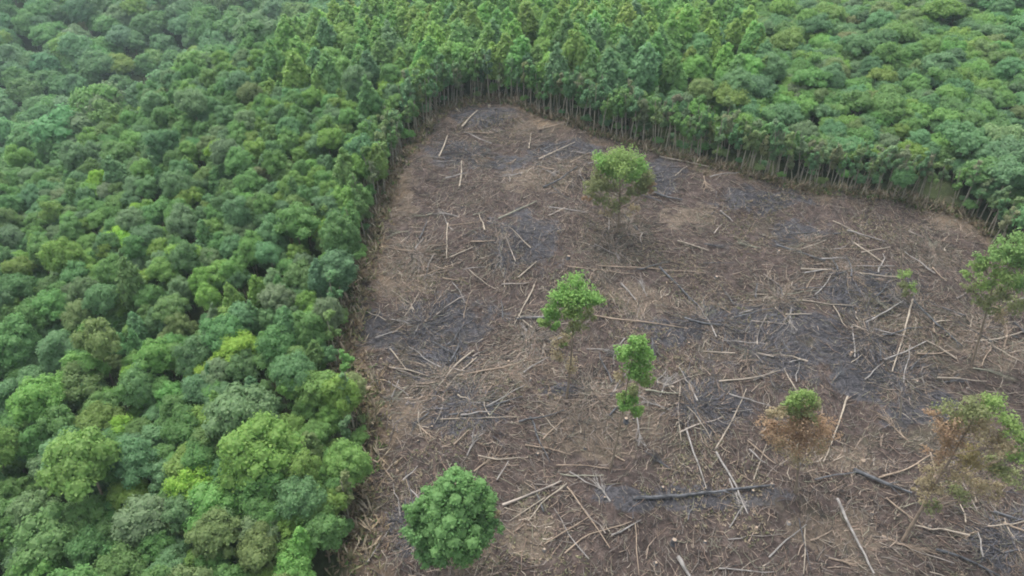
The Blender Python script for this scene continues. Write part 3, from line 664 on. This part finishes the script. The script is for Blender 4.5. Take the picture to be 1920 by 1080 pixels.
LOGS = [
 ([(1115,601),(1200,609),(1290,620)],4.5,'tan','long straight tan log just right of the lopsided tree',0),
 ([(1572,928),(1600,1000),(1634,1085)],7.5,'grey','thick smooth grey log slanting to the bottom edge below the half dead tree',0),
 ([(1185,943),(1300,931),(1452,911)],9,'dark','long thick blackened log left of the half dead tree base',1),
 ([(1600,880),(1650,900),(1708,927)],10,'dark','fat charred log right of the half dead tree',2),
 ([(943,954),(1000,932),(1052,911)],6.5,'half','straight half-charred log touching the right side of the round tree',0),
 ([(1062,916),(1022,945),(990,986)],4.5,'pale','forked bleached branch right of the round tree',2),
 ([(1022,945),(985,965),(955,985)],3.5,'pale','thin bleached limb fanning out right of the round tree',1),
 ([(1062,920),(1100,975),(1142,1037)],4,'tan','slim brown log running down right from the forked branch',0),
 ([(1020,1030),(1110,975)],3.4,'tan','thin tan log low centre, lower of two parallel ones',0),
 ([(1058,1048),(1100,1015),(1182,990)],3.6,'tan','bent tan log below the slim brown log',1),
 ([(888,645),(852,680),(822,722)],5,'pale','bleached log sloping down left, left of the lopsided tree',1),
 ([(893,662),(862,695),(836,728)],3.5,'pale','thinner bleached log alongside the sloping one',0),
 ([(730,692),(770,692),(816,706)],4,'pale','pale slightly bent log near the left brown strip',0),
 ([(858,705),(930,695),(1002,681)],4.2,'tan','long tan log pointing at the lopsided tree from the left',1),
 ([(840,430),(838,490)],4,'pale','pale straight log pointing away at the left of the clearing',0),
 ([(842,432),(902,430)],2.6,'tan','thin crosswise log at the top of the pale straight one',0),
 ([(845,487),(888,472)],4,'pale','short pale log at the foot of the pale straight one',0),
 ([(935,422),(970,402),(1006,383)],5,'green','lichen-grey log sloping up right, left of the pine',0),
 ([(1010,296),(1042,282),(1078,267)],4.5,'pale','weathered pale log above the lichen-grey one near the tip',1),
 ([(866,243),(880,226),(895,211)],5,'pale','whitish log sloping up right at the left of the clearing tip',0),
 ([(824,302),(832,280),(839,257)],4.4,'pale','whitish log standing out against soil at the upper left edge',0),
 ([(862,356),(866,308)],4,'pale','pale log pointing away below the clearing tip',0),
 ([(992,270),(996,240)],3,'pale','short pale log pointing away right of centre near the tip',0),
 ([(896,862),(930,868),(990,865)],4.4,'pale','curved bleached log above the round tree',1),
 ([(932,902),(953,872)],3.6,'grey','short grey stick hanging below the curved bleached log',0),
 ([(1003,535),(985,570),(964,606)],4.2,'pale','pale log sloping down left beside the lopsided tree crown',0),
 ([(972,520),(1006,497)],4,'pale','short pale log above left of the lopsided tree',0),
 ([(1120,508),(1220,505),(1325,507)],3.4,'tan','very long thin horizontal log above the lopsided tree',0),
 ([(1062,514),(1190,518)],3,'tan','second horizontal log just below the very long thin one',0),
 ([(1498,515),(1590,525),(1682,538)],4.4,'pale','long pale log ending at the sapling',0),
 ([(1505,524),(1590,513),(1672,512)],3.6,'grey','grey log running beside the long pale one',0),
 ([(1455,462),(1500,485),(1542,506)],4.4,'dark','dark slanting log upper right of centre',1),
 ([(1502,480),(1545,462)],3.4,'pale','short pale log crossing near the dark slanting log',0),
 ([(1598,462),(1628,482),(1655,502)],4,'pale','pale log sloping down right towards the bleached pole',0),
 ([(1612,482),(1668,465)],3.4,'pale','pale log sloping up right, crossing another near the bleached pole',0),
 ([(1706,574),(1692,630),(1674,694)],5,'pale','long bleached log running down from the sapling',1),
 ([(1708,574),(1750,610),(1802,655)],5,'dark','dark log running down right from the sapling',1),
 ([(1618,612),(1655,592),(1694,570)],4,'grey','grey log running up right into the sapling',0),
 ([(1500,575),(1550,582),(1602,582)],3.2,'pale','thin pale horizontal log left of the sapling',0),
 ([(1282,598),(1320,607),(1362,610)],6,'dark','stubby black log at the end of the long tan log',0),
 ([(1656,676),(1700,662),(1732,650)],4,'grey','grey log left of the spreading tree base',0),
 ([(1345,726),(1400,722),(1462,706)],4.2,'pale','pale log sloping up right above the half dead tree',1),
 ([(1285,805),(1303,855),(1325,916)],4.4,'grey','straight grey log falling down right, left of the half dead tree',0),
 ([(1342,848),(1372,900),(1402,966)],5,'grey','long grey log crossing the black log left of the half dead tree',1),
 ([(1340,846),(1368,800),(1396,742)],4,'pale','pale kinked log sloping up right from the grey crossing log',1),
 ([(1412,898),(1436,838)],3.2,'pale','thin pale stick just left of the half dead tree',0),
 ([(1400,830),(1424,850),(1452,872)],4,'tan','short tan log touching the half dead tree from the left',0),
 ([(1588,748),(1570,800),(1543,868)],4.6,'pale','bleached log sloping down left, right side of the half dead tree',0),
 ([(1272,736),(1268,780),(1276,832)],4,'pale','wavy pale log pointing away right of the narrow tree',1),
 ([(1440,1052),(1472,1015),(1512,983)],4.2,'grey','grey log sloping up right left of the thick smooth one',0),
 ([(1518,1016),(1562,990)],4,'tan','short tan log touching the thick smooth grey one',0),
 ([(1664,930),(1700,958),(1745,992)],4.4,'tan','brown log passing under the slanted yellowish trunk',1),
 ([(1755,1030),(1810,1048),(1875,1082)],7,'dark','thick dark log in the bottom right corner',1),
 ([(1650,893),(1700,880),(1742,858)],5,'tan','brown limb reaching from the fat charred log up right',1),
 ([(1865,955),(1925,978)],6,'dark','dark log cut by the right frame edge',0),
 ([(1826,647),(1870,640),(1925,622)],4,'pale','pale log at the foot of the spreading tree',0),
 ([(825,790),(900,792),(968,795)],3.2,'pale','thin horizontal pale log left of centre above the round tree',0),
 ([(842,782),(910,772),(980,754)],4.4,'dark','dark log rising right above the thin horizontal pale log',0),
 ([(852,842),(880,818)],4,'tan','short tan log left of the curved bleached log',0),
 ([(1018,832),(1058,795)],4,'tan','tan log sloping up right, left of the narrow tree base',0),
 ([(985,842),(1030,845),(1072,852)],4.2,'tan','tan log lying crosswise at the foot of another, left of the narrow tree base',0),
 ([(1043,874),(1095,877),(1142,882)],3.6,'tan','thin log ending at the base of the narrow tree',0),
 ([(1228,358),(1250,366),(1280,374)],5.4,'dark','dark log just right of the pine',0),
 ([(1018,352),(1050,340),(1082,322)],4,'dark','dark log sloping up right, left of the pine crown',0),
 ([(1235,500),(1270,535),(1312,570)],5,'dark','dark log under the very long thin horizontal one',1),
 ([(732,655),(762,692)],3.4,'pale','thin pale log near the left brown strip, above the bent one',0),
 ([(690,1065),(712,1030),(732,1000)],3.2,'grey','thin grey log at the bottom left of the clearing',0),
 ([(1163,535),(1192,566)],3.6,'grey','short grey log right of the lopsided crown',0),
 ([(1268,1050),(1298,1090)],11,'grey','thick grey log end rising at the bottom edge',0),
 ([(1510,988),(1506,1040),(1503,1085)],3.6,'pale','bleached stick running to the bottom edge left of the thick smooth log',0),
 ([(1190,990),(1198,1080)],3.2,'tan','thin tan log running to the bottom edge right of the bent log',0),
 ([(760,900),(775,945)],3.6,'tan','short brown log against the left side of the round tree',0),
 ([(715,865),(740,905)],3.4,'tan','short tan log between brown strip and round tree',0),
 ([(1270,450),(1330,465)],4,'pale','pale log right of the pine base',0),
 ([(1030,395),(1100,410)],3.2,'grey','grey log left of the pine base',0),
 ([(870,250),(930,242)],3,'tan','thin tan log across the clearing tip',0),
 ([(1010,238),(1065,234)],3.6,'tan','tan log at the right of the clearing tip',0),
 ([(1235,300),(1330,322)],3.4,'pale','pale log along the foot of the upper right treeline',0),
]
for c, w, tone, lab, fk in LOGS: make_log(c, w, tone, lab, forks=fk)
# brush piles: where branches fan out from a felled crown (pixels)
PILES = [(830,700,9),(1710,590,9),(880,290,7),(790,600,6),(1180,420,6),(1510,470,6),(1300,770,6),(1900,1010,8),(1690,700,8),(1420,660,7),(1150,470,6),(1110,740,5),(800,990,6),(940,480,7),(1580,520,8),(1630,640,7),(1460,560,7),(990,640,6),(880,760,7),(1320,600,8),(1750,470,6),(1840,620,7),(780,480,6),(1050,300,6)]
TONES = ['pale', 'tan', 'grey', 'dark', 'green', 'half']
DESC = {'pale': 'thin bleached log', 'tan': 'thin tan log', 'grey': 'thin grey log', 'dark': 'thin charred log', 'green': 'thin lichen-grey log', 'half': 'thin half-charred log'}
cnt = 0
def region(px, py):
    v = 'upper' if py < 430 else ('middle' if py < 740 else 'lower'); hh = 'left' if px < 1080 else ('central' if px < 1480 else 'right'); return f'{v} {hh}'
while cnt < 215:
    if random.random() < .55:
        cx, cy, cr = random.choice(PILES); px, py = cx + random.gauss(0, 42), cy + random.gauss(0, 26)
    else: px, py = random.uniform(690, 1920), random.uniform(200, 1080)
    G = ground(px, py)
    if not in_poly(G[0], G[1])[0] or edge_dist(G[0], G[1])[0] < 2.5: continue
    L = random.uniform(2.5, 7.5); a = random.gauss(.15, .95) if random.random() < .6 else random.uniform(0, 3.14)
    e = G[:2] + L * np.array([math.cos(a), math.sin(a)])
    if not in_poly(e[0], e[1])[0]: continue
    n = max(4, int(L / 1.0)); ts = np.linspace(0, 1, n)[:, None]; Q = G[:2] * (1 - ts) + e * ts + np.cumsum(RNG.normal(size=(n, 2)) * .17, axis=0)
    r = random.uniform(.07, .15); Z = h(Q[:, 0], Q[:, 1]); co = np.polyfit(ts[:, 0], Z, 1); Z = np.polyval(co, ts[:, 0]) * .7 + .3 * Z + r + random.uniform(.12, .4)
    X = np.column_stack([Q, Z]); org = X[n // 2].copy(); tone = random.choices(TONES, [3, 2, 5, 5, .5, 3])[0]
    g = Geo(); g.add(*tube(X - org, np.linspace(r, r * .45, n), 6, .1)); o = link('felled_log', g.mesh('felled_log', WOOD[tone]), None, org)
    tag(o, f'{DESC[tone]} lying in the debris of the {region(px, py)} clearing', 'log', 'thin logs strewn over the clearing'); cnt += 1

# tops of felled trees: limbs that fan out from one stem
PT = ['grey', 'grey', 'tan', 'dark', 'green', 'tan', 'tan']
PD = {'green': 'lichen-grey', 'grey': 'grey', 'tan': 'tan', 'dark': 'charred'}
for bi, (px, py, sz) in enumerate(PILES + [(random.uniform(720, 1900), random.uniform(260, 1060), random.uniform(4, 7)) for _ in range(46)]):
    B = ground(px, py)
    if not in_poly(B[0], B[1])[0] or edge_dist(B[0], B[1])[0] < 4: continue
    a0 = random.uniform(0, 6.28); sp_ = random.uniform(.35, .75); tone = random.choice(PT); Ls = sz * .55
    root = bpy.data.objects.new('felled_treetop', None); C.objects.link(root); root.location = B; root.empty_display_size = .3
    where = {830: 'left of centre beside the sloping bleached logs', 1710: 'around the small sapling', 880: 'just below the clearing tip'}.get(px) if bi < 3 else f'in the {region(px, py)} clearing'
    tag(root, f'{PD[tone]} felled treetop with limbs fanning out {where}', 'branches', 'felled treetops with fanned out limbs')
    def rel(x, y, up): return np.array([x, y, hz(B[0] + x, B[1] + y) - B[2] + up])
    d0 = np.array([math.cos(a0), math.sin(a0)]); g = Geo(); q = [rel(*(-d0 * Ls * .45), .1), rel(*(d0 * Ls * .1), .22), rel(*(d0 * Ls * .75), .25)]
    g.add(*tube(q, [.12, .09, .035], 6, .08)); link('stem', g.mesh('stem', WOOD[tone]), root)
    for k in range(random.randint(9, 15)):
        t = random.uniform(-.15, .6); a = a0 + random.choice((-1, 1)) * random.uniform(.25, sp_); L = Ls * random.uniform(.35, .8); s0 = d0 * Ls * t
        e = s0 + L * np.array([math.cos(a), math.sin(a)]); m_ = (s0 + e) / 2 + RNG.normal(size=2) * L * .07; r0 = random.uniform(.028, .05)
        b = Geo(); P3 = [rel(*s0, .18), rel(*m_, random.uniform(.2, .55)), rel(*e, random.uniform(.05, .6))]; b.add(*tube(P3, [r0, r0 * .8, r0 * .3], 4, .1))
        for w in range(2):
            a2 = a + random.uniform(-.9, .9); u_ = random.uniform(.3, .9); c0 = P3[1] * (1 - u_) + P3[2] * u_; L2 = L * random.uniform(.2, .45)
            b.add(*tube([c0, c0 + np.array([math.cos(a2) * L2, math.sin(a2) * L2, random.uniform(-.1, .3)])], [r0 * .5, r0 * .2], 3))
        link('limb', b.mesh('limb', WOOD[tone]), root)

# stumps
SD = [(1618,866,'tan','small stump with a pale yellow cut face beside the fat charred log'),(1262,1022,'dark','charred stump low centre near the bottom edge'),(918,196,'pale','small whitish stump at the clearing tip'),
      (1065,496,'dark','purplish dark stump above the lopsided tree'),(1345,512,'dark','dark stump at the right end of the very long thin log'),(1172,800,'dark','dark stump below the lower tuft of the narrow tree')]
def stump(px, py, tone, label, r=None, group=None):
    B = ground(px, py); r = r or .32; H = random.uniform(1.2, 2.4) * r; g = Geo()
    n = 9; V, Fc = tube([(0, 0, -.15), (0, 0, .12), (.02, 0, H * .6), (.04, 0, H)], [r * 1.5, r * 1.15, r, r * .92], n, .12); g.add(V, Fc)
    o = link('tree_stump', g.mesh('tree_stump', WOOD[tone]), None, B, (0, 0, random.uniform(0, 6))); tag(o, label, 'stump', group)
    c = Geo(); c.add(*tube([(.04, 0, H - .01), (.04, 0, H + .02)], r * .8, 9)); link('cut_face', c.mesh('cut_face', WOOD['tan']), o)
for s in SD: stump(*s)
k = 0
while k < 70:
    px, py = random.uniform(690, 1920), random.uniform(210, 1075); G = ground(px, py)
    if not in_poly(G[0], G[1])[0]: continue
    tn = random.choice(['dark', 'dark', 'grey', 'tan']); stump(px, py, tn, f'small {"charred" if tn == "dark" else tn} stump among debris in the {region(px, py)} clearing', random.uniform(.11, .22), 'cut stumps dotted over the clearing'); k += 1

# ------------------------------------------------------------------ loose debris that nobody could count
SHADES = [((.31, .25, .20), 3.5), ((.20, .150, .120), 6), ((.20, .178, .16), 6), ((.36, .32, .26), 1.3), ((.055, .052, .05), 4), ((.19, .185, .14), 3)]
def stick_field(name, n, lmin, lmax, rmin, rmax, label, cat, up=0.0, pile=.4, dens=None, band=None):
    g = Geo(); m = 0; P2 = [ground(a, b)[:2] for a, b, c in PILES]; PR = [c for a, b, c in PILES]
    x0, y0 = EDGE.min(0); x1, y1 = EDGE.max(0); x1 = min(x1, 125)
    X = RNG.uniform(x0, x1, n * 4); Y = RNG.uniform(38, y1, n * 4)
    w = (np.sin(X * .21 + 2 * np.sin(Y * .13)) * np.cos(Y * .19 + 1.5 * np.sin(X * .11)) + 1) / 2
    keep = (RNG.uniform(size=n * 4) < .35 + .65 * w); X, Y, w = X[keep], Y[keep], w[keep]
    q = RNG.uniform(size=len(X)) < pile
    pi = RNG.integers(len(P2), size=len(X)); rr = np.abs(RNG.normal(size=len(X))) * 3.4; th = RNG.uniform(0, 6.28, len(X))
    PP = np.array(P2)[pi]; X = np.where(q, PP[:, 0] + rr * np.cos(th), X); Y = np.where(q, PP[:, 1] + rr * np.sin(th), Y)
    ok = in_poly(X, Y) & (edge_dist(X, Y) > .8); ppx, ppy, tt = project(np.stack([X, Y, smooth_h(X, Y) + .2], 1)); ok &= (ppx > -60) & (ppx < 2080) & (ppy < 1200)
    X, Y, q, th = X[ok][:n], Y[ok][:n], q[ok][:n], th[ok][:n]; n = len(X)
    flow = .5 + 1.1 * np.sin(X * .09 + np.sin(Y * .07) * 1.4) + RNG.normal(size=n) * .85
    ang = np.where(q, th + RNG.normal(size=n) * .5, flow); L = RNG.uniform(lmin, lmax, n) * RNG.uniform(.5, 1, n); R = RNG.uniform(rmin, rmax, n)
    Z = h(X, Y); dx, dy = np.cos(ang), np.sin(ang)
    if up: el = np.radians(RNG.uniform(35, 90, n)); 
    else: el = RNG.normal(size=n) * .10
    A = np.stack([X - dx * L / 2 * np.cos(el), Y - dy * L / 2 * np.cos(el)], 1); B = np.stack([X + dx * L / 2 * np.cos(el), Y + dy * L / 2 * np.cos(el)], 1)
    za = h(A[:, 0], A[:, 1]) + R * .8; zb = h(B[:, 0], B[:, 1]) + R * .8
    lift = np.abs(RNG.normal(size=n)) * .14
    if up: zb = za + L * np.sin(el)
    else: za = za + lift; zb = zb + lift * RNG.uniform(0, 2.5, n)
    sh = np.array([s[0] for s in SHADES]); wt = np.array([s[1] for s in SHADES]); ci = RNG.choice(len(SHADES), n, p=wt / wt.sum())
    pa = patch(X, Y, ASH_B); pt = patch(X, Y, TAN_B)
    char = RNG.uniform(size=n) < .62 * pa
    col = sh[ci] * RNG.uniform(.62, 1.05, (n, 1))
    col = np.where(char[:, None], np.array([.075, .075, .085]) * RNG.uniform(.5, 1.9, (n, 1)), col); col = col * (1 + .25 * pt[:, None])
    D = np.stack([B[:, 0] - A[:, 0], B[:, 1] - A[:, 1], zb - za], 1); D = unit(D); S = unit(np.cross(D, [0.01, .02, 1])); U = np.cross(S, D)
    A3 = np.column_stack([A, za]); B3 = np.column_stack([B, zb]); M3 = (A3 + B3) / 2 + S * RNG.normal(size=(n, 1)) * L[:, None] * .13
    V = []
    for P, k in ((A3, 1.0), (M3, .8), (B3, .4)):
        for j in range(3):
            t = 2.094 * j + .5; V.append(P + (S * math.cos(t) + U * math.sin(t)) * (R * k)[:, None])
    V = np.stack(V, 1)  # n,9,3
    base = []
    for s in (0, 3):
        for j in range(3): base.append((s + j, s + (j + 1) % 3, s + 3 + (j + 1) % 3, s + 3 + j))
    base = np.array(base); Fq = (base[None] + (np.arange(n) * 9)[:, None, None]).reshape(-1, 4)
    me = bpy.data.meshes.new(name); V = V.reshape(-1, 3)
    me.vertices.add(len(V)); me.vertices.foreach_set('co', V.ravel()); me.loops.add(Fq.size); me.loops.foreach_set('vertex_index', Fq.ravel())
    me.polygons.add(len(Fq)); me.polygons.foreach_set('loop_start', np.arange(0, Fq.size, 4)); me.polygons.foreach_set('loop_total', np.full(len(Fq), 4)); me.update(calc_edges=True)
    a = me.color_attributes.new('shade', 'FLOAT_COLOR', 'POINT'); a.data.foreach_set('color', np.column_stack([np.repeat(col, 9, 0), np.ones(n * 9)]).ravel())
    me.materials.append(STICK); o = link(name, me); tag(o, label, cat, None, 'stuff'); return o
stick_field('branch_litter', 44000, .8, 3.8, .026, .072, 'tangle of cut branches and poles strewn over the cleared soil', 'branches', pile=.5)
stick_field('twig_litter', 50000, .3, 1.5, .018, .048, 'fine twigs and splinters carpeting the cleared soil', 'twigs', pile=.25)
stick_field('standing_stubble', 2600, .6, 2.2, .025, .05, 'thin upright cut stems poking out of the cleared ground', 'stubble', up=1, pile=.1)

def cover(name, n, fn, size, cols, label, cat):
    """low tufts of blades made of small diamonds"""
    g = Geo(); P = fn(n); n = len(P); Z = h(P[:, 0], P[:, 1]); m = 5
    ci = RNG.integers(len(cols), size=n); V = []; 
    base = np.column_stack([P, Z]); out = []
    for k in range(m):
        a = RNG.uniform(0, 6.28, n); s = size * RNG.uniform(.5, 1.3, n); e = RNG.uniform(.3, 1.3, n)
        tip = base + np.stack([np.cos(a) * np.cos(e) * s, np.sin(a) * np.cos(e) * s, np.sin(e) * s], 1); side = np.stack([-np.sin(a), np.cos(a), np.zeros(n)], 1) * (s * (.05 if size > 2 else .16))[:, None]; mid = base * .45 + tip * .55
        out.append(np.stack([base, mid + side, tip, mid - side], 1))
    V = np.concatenate(out).reshape(-1, 3); Fq = np.arange(len(V)).reshape(-1, 4)
    me = bpy.data.meshes.new(name); me.vertices.add(len(V)); me.vertices.foreach_set('co', V.ravel()); me.loops.add(Fq.size); me.loops.foreach_set('vertex_index', Fq.ravel())
    me.polygons.add(len(Fq)); me.polygons.foreach_set('loop_start', np.arange(0, Fq.size, 4)); me.polygons.foreach_set('loop_total', np.full(len(Fq), 4)); me.update(calc_edges=True)
    col = np.array(cols)[np.tile(ci, m)] * RNG.uniform(.7, 1.25, (n * m, 1)); col = np.repeat(col, 4, 0)
    a = me.color_attributes.new('shade', 'FLOAT_COLOR', 'POINT'); a.data.foreach_set('color', np.column_stack([col, np.ones(len(col))]).ravel())
    me.materials.append(STICK); o = link(name, me); tag(o, label, cat, None, 'stuff')
def strip_pts(n):
    out = []
    seg = EDGE[1:30]; L = np.linalg.norm(np.diff(seg, axis=0), axis=1); c = np.concatenate([[0], np.cumsum(L)])
    u = RNG.uniform(0, c[-1], n); i = np.clip(np.searchsorted(c, u) - 1, 0, len(L) - 1); f = (u - c[i]) / L[i]; P = seg[i] + (seg[i + 1] - seg[i]) * f[:, None]
    w = np.where(P[:, 0] < -5, 1.45, .8); return P + RNG.normal(size=(n, 2)) * w[:, None]
def patch_pts(n):
    X = RNG.uniform(-25, 115, n * 6); Y = RNG.uniform(40, 160, n * 6); w = lump(X, Y, .14, 2) + .5 * lump(X, Y, .4, 1); k = (w > .45) & in_poly(X, Y) & (edge_dist(X, Y) > 1); return np.stack([X[k], Y[k]], 1)[:n]
cover('dry_bracken', 4600, strip_pts, .7, [(.10, .17, .05), (.23, .165, .105), (.30, .24, .155), (.17, .135, .085), (.21, .195, .10), (.13, .15, .065)], 'dry orange-brown bracken and grass along the clearing edge', 'bracken')
cover('dry_shrubs', 900, strip_pts, 2.01, [(.27, .22, .155), (.21, .165, .11), (.30, .26, .19), (.17, .16, .09)], 'pale dry brush standing in a fringe along the clearing edge', 'brush')
cover('dead_grass', 7000, patch_pts, .42, [(.24, .205, .14), (.18, .165, .11), (.15, .155, .09), (.27, .22, .165)], 'patches of straw-coloured dead grass in the clearing', 'grass')

# ------------------------------------------------------------------ air
m, nt, out = mat('haze_air'); v = N(nt, 'ShaderNodeVolumePrincipled'); v.inputs['Color'].default_value = (.72, .88, .95, 1); v.inputs['Density'].default_value = .00021; v.inputs['Anisotropy'].default_value = .2
nt.links.new(v.outputs[0], out.inputs['Volume'])
lo, hi = GROUND_MIN - 1, max(78, GROUND_MAX + 20)
g = Geo(); x0, x1, y0, y1 = -560, 560, -120, 740
g.add([(x0,y0,lo),(x1,y0,lo),(x1,y1,lo),(x0,y1,lo),(x0,y0,hi),(x1,y0,hi),(x1,y1,hi),(x0,y1,hi)], [(0,3,2,1),(4,5,6,7),(0,1,5,4),(1,2,6,5),(2,3,7,6),(3,0,4,7)])
hb = link('haze', g.mesh('haze', m)); hb['kind'] = 'stuff'; hb['label'] = 'thin bluish haze in the air over forest and clearing'; hb['category'] = 'haze'
print('BOX', lo, hi, GROUND_MIN, GROUND_MAX)
